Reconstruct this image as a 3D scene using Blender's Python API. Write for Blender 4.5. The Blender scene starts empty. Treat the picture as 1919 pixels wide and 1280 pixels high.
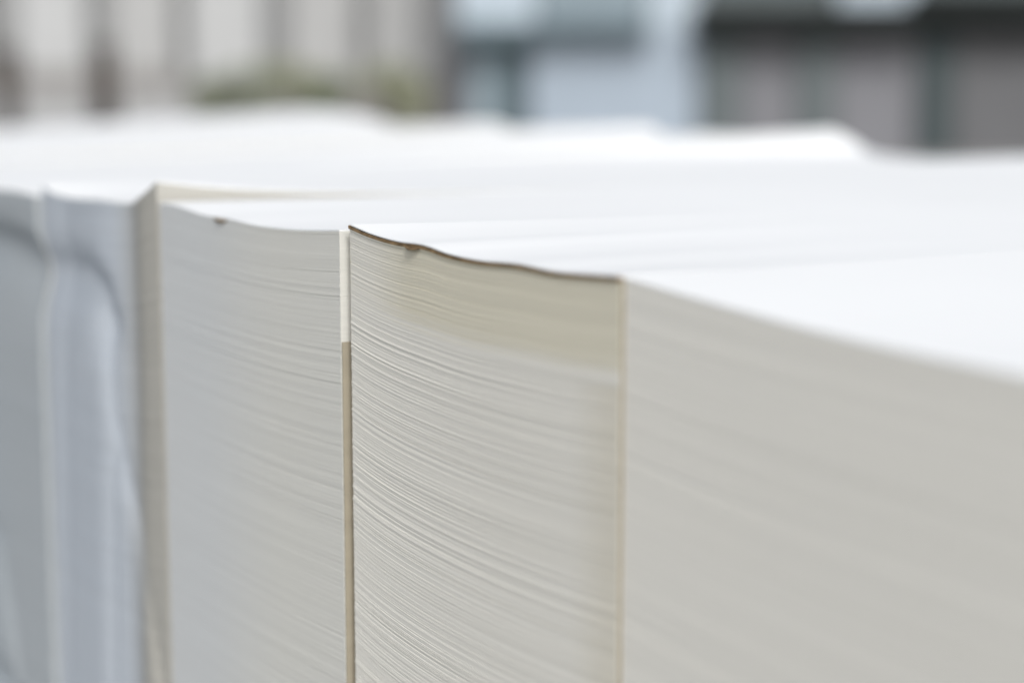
import bpy, math, random
import numpy as np
from mathutils import Vector, Matrix

scene = bpy.context.scene
C = scene.collection

# ------------------------------------------------------------------ camera
F = 3500.0                       # focal length in photo pixels (1919 wide)
H = 1.5                          # eye height
PITCH = math.atan(520 / F)
YAW = math.atan2(0.835, 0.55)    # camera turned left, looking obliquely along the row
cam_d = bpy.data.cameras.new('camera')
cam = bpy.data.objects.new('camera', cam_d)
C.objects.link(cam)
cam.location = (0, 0, H)
cam.rotation_euler = (math.pi / 2 - PITCH, 0, YAW - math.radians(0))
# forward (horizontal) = (-sin YAW, cos YAW)
cam_d.sensor_width = 36
cam_d.lens = 36 * F / 1919
cam_d.clip_start = 0.05
cam_d.clip_end = 500
cam_d.dof.use_dof = True
cam_d.dof.focus_distance = 2.13
cam_d.dof.aperture_fstop = 1.15
scene.camera = cam

# ------------------------------------------------------------------ light
SUN_EL, SUN_AZ_DIR = 40, (0.93, -0.36)      # direction (x, y) towards the sun
w = bpy.data.worlds.new('World'); scene.world = w; w.use_nodes = True
nt = w.node_tree; nt.nodes.clear()
out = nt.nodes.new('ShaderNodeOutputWorld'); bg = nt.nodes.new('ShaderNodeBackground')
sky = nt.nodes.new('ShaderNodeTexSky'); sky.sky_type = 'NISHITA'; sky.sun_disc = False
hs = nt.nodes.new('ShaderNodeHueSaturation'); hs.inputs['Saturation'].default_value = 0.42
sky.sun_elevation = math.radians(SUN_EL)
sky.sun_rotation = math.atan2(SUN_AZ_DIR[0], SUN_AZ_DIR[1])   # 0 = +Y, clockwise towards +X
sky.dust_density = 4; sky.air_density = 1.0
nt.links.new(sky.outputs[0], hs.inputs['Color']); nt.links.new(hs.outputs[0], bg.inputs[0])
nt.links.new(bg.outputs[0], out.inputs[0]); bg.inputs[1].default_value = 0.12
sl = bpy.data.lights.new('sun', 'SUN'); sun = bpy.data.objects.new('sun', sl); C.objects.link(sun)
sl.energy = 1.5; sl.angle = math.radians(14); sl.color = (1, 0.975, 0.94)
el = math.radians(SUN_EL)
n = math.hypot(*SUN_AZ_DIR)
sd = Vector((SUN_AZ_DIR[0] / n * math.cos(el), SUN_AZ_DIR[1] / n * math.cos(el), math.sin(el)))
sun.rotation_euler = sd.to_track_quat('Z', 'Y').to_euler()
sun.location = (3, 0, 6)
scene.view_settings.view_transform = 'Standard'
scene.view_settings.look = 'None'
scene.view_settings.exposure = 0.2
scene.view_settings.gamma = 1

# ------------------------------------------------------------------ helpers
fwd = Vector((-math.sin(YAW), math.cos(YAW), 0)); right = Vector((math.cos(YAW), math.sin(YAW), 0))

def ray(px, py):
    a = (px - 959.5) / F; b = -(py - 640) / F
    f2 = fwd * math.cos(PITCH) - Vector((0, 0, math.sin(PITCH)))
    up = fwd * math.sin(PITCH) + Vector((0, 0, math.cos(PITCH)))
    return f2 + right * a + up * b

def on_plane(px, py, y):
    """point of the plane y = const seen at a photo pixel -> (x, z)"""
    d = ray(px, py); t = y / d.y
    return d.x * t, H + d.z * t

def mat(name, base, rough=0.85, var=0.0, vscale=(1, 1, 1), bump=0.0, coord='Object', spec=0.3, metallic=0):
    m = bpy.data.materials.new(name); m.use_nodes = True
    t = m.node_tree; b = t.nodes['Principled BSDF']
    b.inputs['Base Color'].default_value = (*base, 1); b.inputs['Roughness'].default_value = rough
    b.inputs['Specular IOR Level'].default_value = spec; b.inputs['Metallic'].default_value = metallic
    tc = t.nodes.new('ShaderNodeTexCoord'); mp = t.nodes.new('ShaderNodeMapping')
    mp.inputs['Scale'].default_value = vscale
    nz = t.nodes.new('ShaderNodeTexNoise'); nz.inputs['Detail'].default_value = 4; nz.inputs['Scale'].default_value = 1
    t.links.new(tc.outputs[coord], mp.inputs[0]); t.links.new(mp.outputs[0], nz.inputs['Vector'])
    if var:
        r = t.nodes.new('ShaderNodeValToRGB')
        r.color_ramp.elements[0].position = 0.3; r.color_ramp.elements[1].position = 0.7
        r.color_ramp.elements[0].color = (*[c * (1 - var) for c in base], 1)
        r.color_ramp.elements[1].color = (*[min(1, c * (1 + var * .6)) for c in base], 1)
        t.links.new(nz.outputs[0], r.inputs[0]); t.links.new(r.outputs[0], b.inputs['Base Color'])
    if bump:
        bp = t.nodes.new('ShaderNodeBump'); bp.inputs['Strength'].default_value = bump
        bp.inputs['Distance'].default_value = 0.001
        t.links.new(nz.outputs[0], bp.inputs['Height']); t.links.new(bp.outputs[0], b.inputs['Normal'])
    return m

def paper(name, base, var=0.06):
    return mat(name, base, 0.9, var, (1.2, 260, 1), 0.25, 'UV', 0.15)

M = {
    'white': paper('white_paper', (.745, .74, .695)),
    'skylit': paper('skylit_paper', (.41, .46, .505)), 'pale_skylit': paper('pale_skylit_paper', (.50, .55, .605)),
    'grey': paper('grey_white_paper', (.65, .665, .665)),
    'shadow_band': paper('shadow_cream_paper', (.65, .625, .535)),
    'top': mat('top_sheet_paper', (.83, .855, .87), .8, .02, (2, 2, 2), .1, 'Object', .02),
    'kraft': mat('kraft_paper', (.27, .19, .105), .9, .5, (70, 70, 200)),
    'strip': mat('beige_strip', (.375, .34, .265), .9, .08, (8, 8, 40)),
    'concrete': mat('concrete', (.30, .30, .29), .9, .15, (.8, .8, .8), .3),
}

def shadow_toned(name, white, tint):
    """white paper with a warm cast shadow painted over the upper sheets: starts away from the left corner, ends over a few sheets"""
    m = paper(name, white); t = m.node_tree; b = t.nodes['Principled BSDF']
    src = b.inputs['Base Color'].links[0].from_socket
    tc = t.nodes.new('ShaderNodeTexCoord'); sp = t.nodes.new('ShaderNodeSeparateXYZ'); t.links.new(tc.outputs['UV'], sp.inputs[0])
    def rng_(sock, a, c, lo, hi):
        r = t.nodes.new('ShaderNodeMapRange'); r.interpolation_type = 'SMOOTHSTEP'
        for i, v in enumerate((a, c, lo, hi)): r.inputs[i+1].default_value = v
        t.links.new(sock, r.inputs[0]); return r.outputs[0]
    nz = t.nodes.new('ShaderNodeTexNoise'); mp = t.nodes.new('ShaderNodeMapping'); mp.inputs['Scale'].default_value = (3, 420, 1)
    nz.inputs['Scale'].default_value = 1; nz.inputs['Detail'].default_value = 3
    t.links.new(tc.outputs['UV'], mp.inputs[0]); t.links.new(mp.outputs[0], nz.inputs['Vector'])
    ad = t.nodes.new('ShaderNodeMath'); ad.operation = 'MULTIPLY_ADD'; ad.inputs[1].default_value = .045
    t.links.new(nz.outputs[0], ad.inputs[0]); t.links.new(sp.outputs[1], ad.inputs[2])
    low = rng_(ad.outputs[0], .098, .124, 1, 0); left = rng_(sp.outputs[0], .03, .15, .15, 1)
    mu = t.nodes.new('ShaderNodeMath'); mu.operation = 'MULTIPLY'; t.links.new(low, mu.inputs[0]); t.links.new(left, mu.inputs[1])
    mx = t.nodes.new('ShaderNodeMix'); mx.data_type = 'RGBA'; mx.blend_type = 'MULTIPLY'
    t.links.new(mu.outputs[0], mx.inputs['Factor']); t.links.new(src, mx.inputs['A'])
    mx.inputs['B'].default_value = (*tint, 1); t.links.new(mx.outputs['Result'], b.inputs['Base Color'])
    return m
M['shadow_band'] = shadow_toned('shadow_band_paper', (.745, .74, .695), (.89, .865, .77))  # the warm tint is a cast shadow painted into the paper colour

def graded(name, left, right, s0, s1):
    """paper with face shading painted in as a tone drift from end to end"""
    m = paper(name, left); t = m.node_tree; b = t.nodes['Principled BSDF']
    src = b.inputs['Base Color'].links[0].from_socket
    tc = t.nodes.new('ShaderNodeTexCoord'); sp = t.nodes.new('ShaderNodeSeparateXYZ'); t.links.new(tc.outputs['UV'], sp.inputs[0])
    r = t.nodes.new('ShaderNodeMapRange'); r.interpolation_type = 'SMOOTHSTEP'
    r.inputs[1].default_value = s0; r.inputs[2].default_value = s1; t.links.new(sp.outputs[0], r.inputs[0])
    mx = t.nodes.new('ShaderNodeMix'); mx.data_type = 'RGBA'; mx.blend_type = 'MULTIPLY'
    mx.inputs['B'].default_value = (*[q/p for p, q in zip(left, right)], 1)
    t.links.new(r.outputs[0], mx.inputs['Factor']); t.links.new(src, mx.inputs['A']); t.links.new(mx.outputs['Result'], b.inputs['Base Color'])
    return m
M['pale_skylit'] = graded('pale_skylit_paper', (.49, .54, .60), (.47, .465, .43), .28, .42)  # bluish sky light painted into the paper, fading towards the right end
M['skylit'] = graded('skylit_paper', (.43, .485, .53), (.43, .47, .50), .9, 1.3)  # dim blue sky light painted into the paper colour
M['white_edge'] = graded('white_paper_with_shaded_edge', (.745, .74, .695), (.69, .67, .595), .44, .53)  # soft shading at the right edge painted in as beige
M['grey'] = graded('grey_white_paper', (.635, .66, .67), (.68, .685, .65), .10, .40)  # face shading painted in, cool on the left to warm on the right

def link_mesh(name, verts, faces, material, parent=None, uvs=None, smooth=False):
    me = bpy.data.meshes.new(name); me.from_pydata(verts, [], faces); me.update()
    if uvs is not None:
        l = me.uv_layers.new(name='UVMap')
        li = np.empty(len(me.loops), dtype=np.int32); me.loops.foreach_get('vertex_index', li)
        l.data.foreach_set('uv', np.asarray(uvs, dtype=np.float32)[li].ravel())
    if smooth: me.polygons.foreach_set('use_smooth', [True] * len(me.polygons))
    me.materials.append(material)
    o = bpy.data.objects.new(name, me); C.objects.link(o)
    if parent: o.parent = parent
    return o

def tag(o, label, cat, group=None, kind=None):
    if label: o['label'] = label
    if cat: o['category'] = cat
    if group: o['group'] = group
    if kind: o['kind'] = kind
    return o

def empty(name, loc, rz=0):
    o = bpy.data.objects.new(name, None); C.objects.link(o); o.location = loc; o.rotation_euler = (0, 0, rz)
    o.empty_display_size = .2
    return o

class MB:
    def __init__(s): s.v = []; s.f = []
    def box(s, x0, x1, y0, y1, z0, z1):
        k = len(s.v)
        s.v += [(x, y, z) for z in (z0, z1) for x, y in ((x0, y0), (x1, y0), (x1, y1), (x0, y1))]
        s.f += [(k, k+3, k+2, k+1), (k+4, k+5, k+6, k+7)] + [(k+i, k+(i+1) % 4, k+4+(i+1) % 4, k+4+i) for i in range(4)]
        return s
    def tube(s, pts, n=10):
        """pts: (x, y, z, r)"""
        k = len(s.v)
        for x, y, z, r in pts:
            s.v += [(x + r*math.cos(2*math.pi*i/n), y + r*math.sin(2*math.pi*i/n), z) for i in range(n)]
        for j in range(len(pts)-1):
            for i in range(n):
                a = k+j*n+i; b = k+j*n+(i+1) % n
                s.f.append((a, b, b+n, a+n))
        s.f.append(tuple(k+i for i in reversed(range(n)))); s.f.append(tuple(k+(len(pts)-1)*n+i for i in range(n)))
        return s
    def build(s, name, m, parent=None): return link_mesh(name, s.v, s.f, m, parent)

# ------------------------------------------------------------------ ground
g = MB(); g.box(-250, 250, -250, 250, -0.3, 0.0)
tag(g.build('ground', M['concrete']), None, None, kind='structure')

# ------------------------------------------------------------------ paper stacks
VF, VB = 1.03, 3.60              # front and back planes of the row

def smooth_curve(pts):
    pts = sorted(pts); xs = np.array([p[0] for p in pts]); zs = np.array([p[1] for p in pts])
    m = np.zeros(len(xs))
    if len(xs) > 2: m[1:-1] = (zs[2:] - zs[:-2]) / (xs[2:] - xs[:-2])
    m[0] = (zs[1]-zs[0])/(xs[1]-xs[0]); m[-1] = (zs[-1]-zs[-2])/(xs[-1]-xs[-2])
    def f(x):
        x = np.clip(np.asarray(x, float), xs[0], xs[-1])
        i = np.clip(np.searchsorted(xs, x) - 1, 0, len(xs)-2)
        h = xs[i+1]-xs[i]; t = (x-xs[i])/h
        return ((2*t**3-3*t**2+1)*zs[i] + (t**3-2*t**2+t)*h*m[i] + (-2*t**3+3*t**2)*zs[i+1] + (t**3-t**2)*h*m[i+1])
    return f

def smoothstep(a, b, x):
    t = np.clip((x-a)/(b-a), 0, 1); return t*t*(3-2*t)

class Stack:
    """one pile of sheets; its front top edge and back top edge are curves z(x)"""
    def __init__(s, front, back, rec=0.0, bulge=None, seed=0, keep=1.0, zcurl=.30, lift=0, flat=False):
        s.lift = lift
        s.zf = smooth_curve(front); s.zb = smooth_curve(back)
        s.x0 = min(p[0] for p in front); s.x1 = max(p[0] for p in front)
        s.rec = rec; s.bulge = bulge; s.seed = seed; s.keep = keep; s.zcurl = zcurl
        zz = s.zf(np.linspace(s.x0, s.x1, 40)); xx = np.linspace(s.x0, s.x1, 40)
        s.lin = np.polyfit(xx, zz, 1);
        if flat: s.lin = s.lin*np.array([.3, 0]) + np.array([0, zz.mean()-.3*s.lin[0]*xx.mean()])
        s.cub = np.polyfit(xx, zz, 3); s.bl = np.polyfit(xx, s.zb(xx), 1)
    def top(s, x, y, level=0):
        d = y - VF; t = np.clip(d/(VB-VF), 0, 1)
        lin = s.lin[0]*x + s.lin[1]
        k = s.keep + (1-s.keep)*np.exp(-np.asarray(level)/.25)
        cub = np.polyval(s.cub, x); e = np.exp(-d/s.zcurl)
        return (1-t)*lin + t*np.polyval(s.bl, x) + t**2.6*(s.zb(x)-np.polyval(s.bl, x)) + (cub-lin)*e*k + (s.zf(x)-cub)*e*np.exp(-np.asarray(level)/.07) + s.lift*np.exp(-np.maximum(x-s.x0, 0)/.085)*e*(1-np.exp(-np.asarray(level)/.12))
    def block(s, name, material, parent, l0, l1, pitch, amp, seed, nu=90, cap=True, out=0.0, fine_to=0.62, depth=None, tilt=None):
        rng = np.random.default_rng(seed)
        yb = VB if depth is None else VF+depth
        # perimeter, counter-clockwise from above, front first
        fx = np.linspace(s.x0, s.x1, nu)
        per = [(x, 0, 0, -1) for x in fx]                                    # x, t, normal
        ns = 14; ts = np.linspace(0, 1, ns)**2
        per += [(s.x1, t, 1, 0) for t in ts[1:]]
        per += [(x, 1, 0, 1) for x in fx[::-1][::6][1:]]
        per += [(s.x0, t, -1, 0) for t in ts[::-1]]
        per = np.array(per)
        X, T, NX, NY = per.T
        yf = VF + s.rec*(1-smoothstep(s.x0, s.x0+.8*(s.x1-s.x0), X))
        Y = yf + (yb-yf)*T
        S = np.concatenate([[0], np.cumsum(np.hypot(np.diff(X), np.diff(Y)))])
        # levels (two rings per sheet so that each sheet is a real little step)
        lv = []; l = l0
        while l < l1-1e-6:
            p = pitch*(0.75+.5*rng.random()) if l < fine_to else 0.03
            e = min(l+p, l1); lv.append((l, e)); l = e
        nS = len(lv); n = len(X)
        # offsets: thin single sheets, small bundles and a slow drift of the whole face
        r1 = rng.normal(0, 1, nS)
        grp = np.repeat(rng.normal(0, 1, nS), rng.integers(1, 5, nS))[:nS]
        walk = np.cumsum(rng.normal(0, .15, nS)); walk = (walk - np.convolve(walk, np.ones(41)/41, 'same')) if nS > 60 else walk*0
        Vv = []; UV = []
        ph = rng.random((nS, 2))*6.28
        bigph = rng.random(4)*6.28
        for k, (a, b) in enumerate(lv):
            mod = 1 + .25*np.sin(S*5+ph[k, 0]) + .12*np.sin(S*13+ph[k, 1])
            o = amp*(.5*r1[k]*mod + .55*math.sin(k*pitch/.0041*6.28*(1+.05*math.sin(k*.07))) + .5*grp[k]*(1+.2*np.sin(S*3+bigph[0]+k*.01)) + .22*walk[k])
            o = np.clip(o, -3*amp, 2.2*amp) + out
            if k == 0 and cap: o = np.zeros(n) + out
            z0 = s.top(X, Y, a); 
            ox = X + NX*o; oy = Y + NY*o
            if s.bulge is not None:
                bb = s.bulge(X, z0-a); oy = oy + np.where((NY == -1), -bb, 0)
            za = s.top(X, Y, a) - a; zb = s.top(X, Y, b) - b - .00002
            if b > 1.0: zb = np.where(zb < .0, 0, zb)
            if s.bulge is not None:
                # ends of the side walls follow the bulged front corner
                bb = s.bulge(X, z0-a)*np.exp(-(Y-VF)/.03); oy = np.where(NY == 0, oy-bb, oy)
            for zz, L in ((za, a), (zb, b)):
                Vv.append(np.column_stack([ox, oy, np.maximum(zz, 0)])); UV.append(np.column_stack([S, np.full(n, L)]))
        R = len(Vv); V = np.concatenate(Vv); U = np.concatenate(UV)
        F_ = []
        idx = np.arange(n)
        for r in range(R-1):
            a = r*n+idx; b = r*n+(idx+1) % n
            F_ += list(map(tuple, np.column_stack([a+n, b+n, b, a])))
        Vl = V.tolist(); Ul = U.tolist()
        if cap:
            nv = 26; base = len(Vl); tt = np.linspace(0, 1, nv)**1.7
            xx = fx
            for t in tt:
                yf2 = VF + s.rec*(1-smoothstep(s.x0, s.x0+.8*(s.x1-s.x0), xx))
                yy = yf2 + (yb-yf2)*t
                zz = s.top(xx, yy, 0) - l0
                if s.bulge is not None: yy2 = yy - s.bulge(xx, zz)*np.exp(-(yy-VF)/.03)
                else: yy2 = yy
                if t == 0: yy2 = yy2 - out
                for q in range(nu): Vl.append([xx[q], yy2[q], zz[q]]); Ul.append([xx[q], 0])
            for j in range(nv-1):
                for i in range(nu-1):
                    a = base+j*nu+i; F_.append((a, a+1, a+1+nu, a+nu))
        return link_mesh(name, Vl, F_, material, parent, Ul)

def prof(y, pts):
    return [on_plane(px, py, y) for px, py in pts]

def strokes(defs):
    """soft hollows shaped to imitate cast shadows on the face of a pile: pixel polyline -> points on the front plane"""
    segs = []
    for pts, wid, depth, low in defs:
        P = [on_plane(px, py, VF) for px, py in pts]
        segs.append((P, wid, depth, low))
    def f(x, z):
        r = np.zeros_like(x, dtype=float)
        for P, wid, depth, low in segs:
            best = np.full_like(r, 1e9)
            sgn = np.zeros_like(r)
            for (ax, az), (bx, bz) in zip(P[:-1], P[1:]):
                dx, dz = bx-ax, bz-az; L2 = dx*dx+dz*dz
                t = np.clip(((x-ax)*dx+(z-az)*dz)/L2, 0, 1)
                ddx = x-(ax+t*dx); ddz = z-(az+t*dz)
                d = np.hypot(ddx, ddz); m = d < best
                best = np.where(m, d, best); sgn = np.where(m, dx*ddz-dz*ddx, sgn)
            ww = np.where(sgn < 0, wid*low, wid)
            r -= depth*np.exp(-(best/ww)**2)
        return r
    return f

fE = prof(VF, [(1163, 519), (1300, 558), (1500, 612), (1700, 659), (1919, 705), (2300, 800)])
fD = prof(VF, [(650, 420), (690, 437), (740, 451), (790, 458), (840, 475), (900, 487), (970, 493), (1040, 507), (1100, 512), (1162, 516)])
fC = prof(VF, [(299, 378), (330, 384), (380, 401), (430, 409), (480, 421), (540, 428), (590, 430), (636, 430)])
fB = prof(VF, [(72, 346), (90, 360), (120, 370), (180, 374), (225, 380), (255, 370), (275, 356), (293, 338)])
fA = prof(VF, [(-330, 318), (-200, 330), (-80, 341), (0, 354), (30, 357), (66, 366)])

def flatf(x0, x1, z0, z1, dip=0):
    return [(x0, z0), ((x0+x1)/2, (z0+z1)/2-dip), (x1, z1)]

bA = prof(VB, [(1600, 262), (1625, 284), (1700, 294), (1800, 297), (1919, 291), (2040, 296)])
b5 = prof(VB, [(1245, 259), (1330, 257), (1440, 250), (1520, 245), (1560, 243), (1598, 262)])
b6 = prof(VB, [(957, 242), (1030, 238), (1130, 236), (1200, 234), (1225, 238), (1243, 256)])
b7 = prof(VB, [(745, 236), (800, 234), (880, 230), (930, 229), (955, 239)])
b8 = prof(VB, [(590, 205), (640, 209), (700, 222), (743, 235)])

def back_like(front, z):   # back edge hidden or outside the picture
    x0 = min(p[0] for p in front); x1 = max(p[0] for p in front)
    return [(x0, z), ((x0+x1)/2, z-.004), (x1, z)]

GAP = .003
gname = 'stacks of paper standing side by side in a row'

def stack_root(st, label):
    e = empty('paper_stack', (0, 0, 0)); tag(e, label, 'paper stack', gname); e['_s'] = 0
    del e['_s']; return e

# --- nearest stack, right of the picture
sE = Stack(fE, back_like(fE, 1.294), rec=.003, seed=1, keep=.7)
r = stack_root(sE, 'nearest blurred stack of white paper filling the right side of the photo')
sE.block('sheets', M['white'], r, .0016, 1.4, .0022, .00017, 11, nu=90, cap=False)
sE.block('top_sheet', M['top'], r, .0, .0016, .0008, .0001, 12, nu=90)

# --- the stack in focus
sD = Stack(fD, back_like(fD, 1.288), rec=.004, seed=2, keep=1.0, lift=.015)
r = stack_root(sD, 'sharp stack of white paper with a brown sheet just under its top')
sD.block('sheets', M['white_edge'], r, .1055, 1.4, .0010, .00035, 21, nu=150, cap=False)
sD.block('shaded_upper_sheets', M['shadow_band'], r, .0055, .1055, .0012, .00022, 22, nu=150, cap=False)['label'] = 'upper sheets with a painted shadow band'
sD.block('kraft_sheet', M['kraft'], r, .0014, .0055, .0011, .0005, 23, nu=150, cap=False, out=.0022)
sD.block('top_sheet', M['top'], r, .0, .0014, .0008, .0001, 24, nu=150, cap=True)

def notch_stand_in(st, px, w_, root, lv, th, seed):
    """brown sliver added to stand in for a dark notch under the edge"""
    x, z = on_plane(px, 450, VF); rng = np.random.default_rng(seed); n_ = 16
    vv = []; ff = []
    for i in range(n_):
        t = i/(n_-1); xx = x+(t-.5)*w_; zc = float(st.top(xx, VF, 0))-lv-.002*math.sin(t*3.1)+rng.normal(0, .0002)
        hh = th*math.sin(math.pi*(.06+.88*t)); o = .0035*math.sin(math.pi*t)+.001
        vv += [(xx, VF-o, zc+hh/2), (xx, VF-o*.8, zc-hh/2), (xx, VF+.02, zc-hh/2), (xx, VF+.02, zc+hh/2)]
        if i: 
            a = (i-1)*4
            ff += [(a+j, a+4+j, a+4+(j+1) % 4, a+(j+1) % 4) for j in range(4)]
    return link_mesh('notch_sliver', vv, ff, M['kraft'], root)
notch_stand_in(sD, 772, .030, r, .0048, .0022, 5)

# --- stack left of the focus
sC = Stack(fC, back_like(fC, 1.29), rec=.0, seed=3, keep=.35)
r = stack_root(sC, 'grey white stack with a bright right side edge, left of the brown topped stack')
sC.block('sheets', M['grey'], r, .002, 1.4, .0014, .00022, 31, nu=120, cap=False)
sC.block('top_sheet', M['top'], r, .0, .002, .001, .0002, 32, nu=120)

notch_stand_in(sC, 415, .042, r, .003, .0034, 6)

# --- narrow bluish stack whose corner stands up
shadow_hollows_B = strokes([([(84, 500), (125, 503), (160, 515), (182, 548), (192, 600)], .034, .016, 1.7),
                ([(192, 600), (203, 760), (225, 900), (262, 1040), (292, 1180), (312, 1300)], .009, .010, 3.0),
                ([(204, 860), (208, 1400)], .009, .005, 3.0),
                ([(118, 370), (124, 1400)], .012, .004, 3.0),
                ([(226, 375), (236, 700), (244, 1500)], .050, .015, 1.5)])
sB = Stack(fB, back_like(fB, 1.285), rec=.006, bulge=shadow_hollows_B, seed=4, keep=.35, zcurl=.22, flat=True)
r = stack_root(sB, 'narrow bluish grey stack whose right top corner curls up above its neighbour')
sB.block('sheets', M['pale_skylit'], r, .002, 1.4, .003, .0003, 41, nu=110, cap=False)
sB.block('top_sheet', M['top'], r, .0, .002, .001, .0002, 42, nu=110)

# --- stack at the left border
shadow_hollows_A = strokes([([(-120, 440), (0, 452), (35, 468), (64, 490)], .034, .025, 1.7),
                ([(-60, 900), (0, 1000), (20, 1100), (45, 1300)], .012, .010, 3.0),
                ([(-60, 1220), (0, 1240), (40, 1330)], .03, .018, 2.0)])
sA = Stack(fA, bA, rec=.010, bulge=shadow_hollows_A, seed=5, keep=.5)
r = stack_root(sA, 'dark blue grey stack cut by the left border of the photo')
sA.block('sheets', M['skylit'], r, .002, 1.4, .003, .0003, 51, nu=110, cap=False)
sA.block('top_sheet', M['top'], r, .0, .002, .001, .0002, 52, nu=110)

# --- farther stacks of the row: only their tops and far corners show
def far_stack(back, zl, zr, label, seed):
    x0 = min(p[0] for p in back); x1 = max(p[0] for p in back)
    st = Stack(flatf(x0, x1-GAP, zl, zr, .005), back, rec=.008, seed=seed, keep=.5)
    r = stack_root(st, label)
    st.block('sheets', M['grey'], r, .002, 1.4, .004, .0005, seed*10, nu=50, cap=False)
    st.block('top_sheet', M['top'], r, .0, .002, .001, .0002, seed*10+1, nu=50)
    return st
xa = sA.x0
far_stack(b5, 1.262, 1.265, 'white stack top with the sharpest raised far corner, in front of the grey doors', 6)
far_stack(b6, 1.258, 1.261, 'white stack top whose far corner ends before the pale blue door', 7)
far_stack(b7, 1.250, 1.256, 'far white stack top ending in front of the slate blue post', 8)
far_stack(b8, 1.21, 1.248, 'farthest white stack top, humped below the green shrubs', 9)

# --- thin beige strips added in the gaps between stacks
def strip(x, zt, y0, label, th=.0026):
    b = MB(); b.box(x, x+th, y0, y0+.09, 0, zt)
    o = b.build('beige_strip', M['strip']); tag(o, label, 'strip', 'beige strips standing between the stacks'); return o
xC, zC = on_plane(638, 641, VF)
strip(sC.x1+.0012, zC, VF+.0005, 'beige strip in the gap left of the sharpest stack', .0018)
xD, zD = on_plane(1160, 650, VF)
strip(sD.x1+.0012, float(sE.zf(sE.x0))-.002, VF+.001, 'blurred beige strip for shade in the gap right of the sharpest stack', .003)  # added strip carries the shade on the right side of that stack

strip(sB.x1+.0012, float(sC.zf(sC.x0))-.004, VF+.0045, 'blurred beige strip in the gap beside the raised bluish corner')

# ------------------------------------------------------------------ background, far and out of focus
def bg_root(name, Z, label, cat, group=None):
    p = fwd*Z
    e = empty(name, (p.x, p.y, 0), YAW); tag(e, label, cat, group); return e
def sc(Z):      # pixel -> local metres in the plane standing Z in front of the camera
    k = Z/F
    return (lambda px: (px-960)*k), (lambda py: H+(120-py)*k)

mw = lambda n, c, v=.06, r=.85: mat(n, c, r, v, (1.5, 1.5, 1.5))
M.update(
    pale=mw('pale_render', (.42, .43, .435)), palew=mw('white_render', (.47, .485, .495)), recess=mw('grey_recess', (.34, .35, .36)),
    greyb=mw('grey_plinth', (.27, .265, .26)), dark=mw('dark_steel', (.008, .011, .011)), slate=mw('slate_steel', (.10, .14, .16)),
    blue=mw('pale_blue_door', (.35, .415, .49)), greyd=mw('grey_door', (.20, .205, .225)), greyw=mw('warm_grey_door', (.133, .137, .146)),
    teal=mw('teal_post', (.125, .148, .155)), teald=mw('dark_teal_post', (.06, .078, .083)), glass=mw('sky_glass', (.45, .53, .60), .05, .4),
    steelb=mw('blue_steel_post', (.24, .30, .34)), bark=mw('brown_timber', (.055, .045, .038)), leaf=mat('leaf', (.25, .28, .20), .7, .4, (9, 9, 9)),
    leafy=mat('yellow_leaf', (.36, .38, .27), .7, .3, (9, 9, 9)), wallw=mw('low_wall', (.38, .39, .40)))

# warehouse on the right
Z = 30; X_, Y_ = sc(Z)
wh = bg_root('warehouse', Z, 'blurred grey warehouse with dark canopy beam and tall doors on the right', 'building')
MB().box(X_(840), X_(2600), .45, 8, 0, 5.2).build('wall', M['greyd'], wh)
def panel(name, a, b, m, y0=.1, y1=.44, z0=0, z1=None):
    return MB().box(X_(a), X_(b), y0, y1, z0, Y_(62) if z1 is None else z1).build(name, M[m], wh)
panel('door', 880, 935, 'steelb'); panel('post', 935, 985, 'slate', .0, .3)
panel('door', 995, 1305, 'blue')
for a, b, m in ((1312, 1385, 'teal'), (1492, 1562, 'teal'), (1716, 1782, 'teald'), (2010, 2080, 'teald')):
    panel('post', a, b, m, -.05, .4)
for a, b, m in ((1388, 1490, 'greyd'), (1565, 1713, 'greyd'), (1785, 2005, 'greyw'), (2085, 2500, 'greyw')):
    panel('door', a, b, m)
MB().box(X_(858), X_(1000), -.5, .4, Y_(78), Y_(46)).build('canopy', M['slate'], wh)
MB().box(X_(1000), X_(1215), -.45, .4, Y_(66), Y_(44)).build('canopy', M['slate'], wh)
MB().box(X_(1295), X_(1700), -.6, .4, Y_(64), Y_(14)).build('canopy', M['dark'], wh)
MB().box(X_(1700), X_(2550), -.6, .4, Y_(50), Y_(-12)).build('canopy', M['dark'], wh)
for a, b, m, zz in ((858, 1005, 'glass', 44), (1012, 1205, 'steelb', 42), (1212, 1310, 'glass', 60), (1316, 1560, 'teal', 20), (1566, 1720, 'glass', 20), (1730, 2500, 'teal', -8)):
    MB().box(X_(a), X_(b), .2, .44, Y_(zz), 4.2).build('window', M[m], wh)
MB().box(X_(850), X_(2560), -.2, .5, 4.22, 4.7).build('fascia', M['dark'], wh)

# pale house on the left
Z2 = 33; X_, Y_ = sc(Z2)
hs_ = bg_root('pale_house', Z2, 'blurred pale rendered building with grey recesses on the left', 'building')
MB().box(X_(-900), X_(832), .8, 9, 0, 6).build('wall', M['recess'], hs_)
for a, b, m in ((-560, -300, 'pale'), (-280, -20, 'pale'), (52, 172, 'palew'), (225, 335, 'pale'), (365, 495, 'palew'), (552, 668, 'pale'), (700, 858, 'pale')):
    MB().box(X_(a), X_(b), 0, .78, 0, 5.6).build('pillar', M[m], hs_)
MB().box(X_(-880), X_(345), -.25, -.02, 0, Y_(128)).build('plinth', M['greyb'], hs_)
MB().box(X_(345), X_(845), -.25, -.02, 0, Y_(150)).build('plinth', M['greyb'], hs_)
MB().box(X_(-900), X_(835), -.3, .7, 5.62, 6.1).build('eave', M['palew'], hs_)

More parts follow.
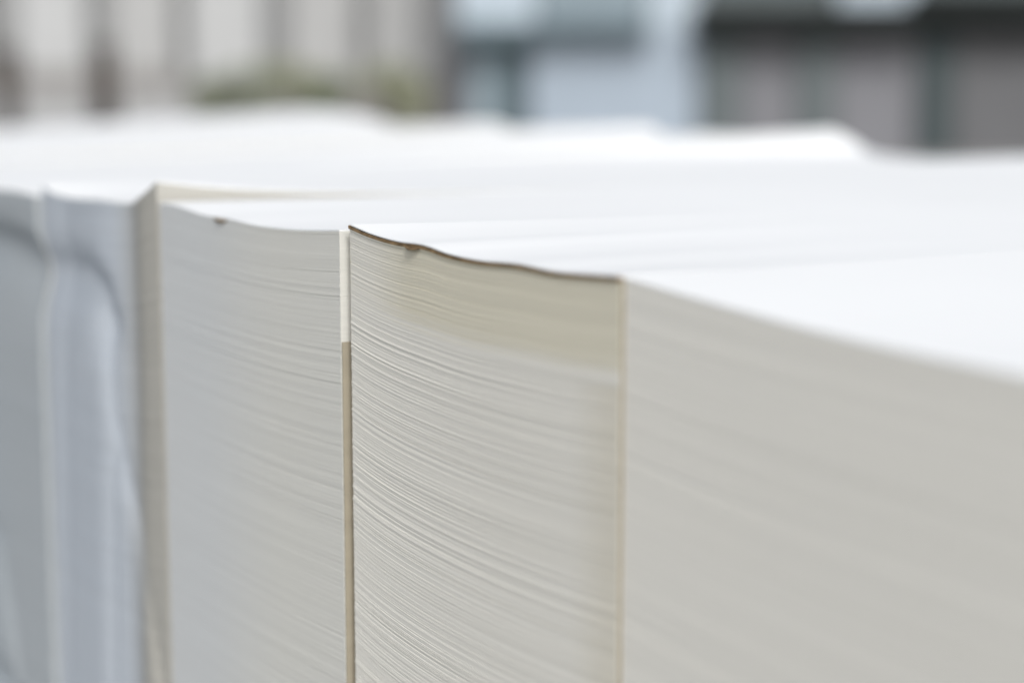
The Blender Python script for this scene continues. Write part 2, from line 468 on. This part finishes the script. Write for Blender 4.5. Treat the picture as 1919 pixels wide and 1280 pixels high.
# timber posts and low walls in front of the pale house
Z3 = 24; X_, Y_ = sc(Z3)
def timber(px, ptop, label, r=.16):
    p = fwd*Z3 + right*X_(px)
    e = empty('timber_post', (p.x, p.y, 0), YAW); tag(e, label, 'post', 'timber posts before the pale house')
    zt = Y_(ptop)
    MB().tube([(0, 0, 0, r*1.15), (0, 0, .5, r), (.01, 0, zt*.9, r*.95), (.01, 0, zt, r*.7)], 14).build('shaft', M['bark'], e)
    MB().box(-.2, .2, -.2, .2, 0, .12).build('base_block', M['greyb'], e)
timber(24, 88, 'blurred brown post at the left border'); timber(203, 78, 'blurred brown post between two pale pillars')
for a, b, lab in ((45, 172, 'low pale wall between the two brown posts'), (232, 352, 'low pale wall right of the brown posts'), (-260, 0, 'low pale wall at the left border')):
    p = fwd*(Z3-1.2) + right*0
    e = empty('low_wall', (p.x, p.y, 0), YAW); tag(e, lab, 'low wall', 'low walls before the pale house')
    MB().box(X_(a)*.95, X_(b)*.95, 0, .25, 0, Y_(178)).build('wall_body', M['wallw'], e)
    MB().box(X_(a)*.95-.03, X_(b)*.95+.03, -.03, .28, Y_(178)+.002, Y_(172)).build('coping', M['palew'], e)

# shrubs
def shrub(px0, px1, ptop, Zs, m, label, seed, nleaf=1500):
    rng = random.Random(seed); X2, Y2 = sc(Zs)
    cx = (X2(px0)+X2(px1))/2; wx = (X2(px1)-X2(px0))/2; zt = Y2(ptop)
    p = fwd*Zs + right*cx
    e = empty('shrub', (p.x, p.y, 0), YAW); tag(e, label, 'shrub', 'shrubs along the pale house')
    st = MB()
    for k in range(7):
        a = rng.uniform(0, 6.28); q = rng.uniform(.2, .6)*wx
        st.tube([(0, 0, 0, .03), (q*.4*math.cos(a), q*.4*math.sin(a), zt*.4, .02), (q*math.cos(a), q*math.sin(a), zt*.85, .008)], 6)
    st.build('stem', M['bark'], e)
    v = []; f = []
    lob = [(rng.uniform(-.65, .65)*wx, rng.uniform(-.3, .3), zt*rng.uniform(.45, .86), rng.uniform(.28, .45)*wx) for _ in range(9)]
    for k in range(nleaf):
        lx, ly, lz, lr = rng.choice(lob)
        d = Vector((rng.gauss(0, 1), rng.gauss(0, 1), rng.gauss(0, 1))).normalized()*lr*rng.uniform(.5, 1.05)
        c = Vector((lx+d.x, ly+d.y, max(.05, min(zt, lz+d.z*.7))))
        a = Vector((rng.gauss(0, 1), rng.gauss(0, 1), rng.gauss(0, 1))).normalized()
        b = a.orthogonal().normalized(); s_ = rng.uniform(.035, .07); i = len(v)
        v += [tuple(c-a*s_), tuple(c+b*s_*.45), tuple(c+a*s_), tuple(c-b*s_*.45)]; f.append((i, i+1, i+2, i+3))
    link_mesh('foliage', v, f, M[m], e)
shrub(350, 535, 122, 29, 'leaf', 'dark green shrub at the left end of the shrubs', 1)
shrub(545, 680, 124, 29, 'leaf', 'dark green shrub right of the darkest shrub', 2)
shrub(470, 650, 100, 30.5, 'leafy', 'yellow green shrub behind the two dark green ones', 3)
shrub(640, 830, 112, 30.5, 'leafy', 'yellow green shrub nearest the warehouse', 4)
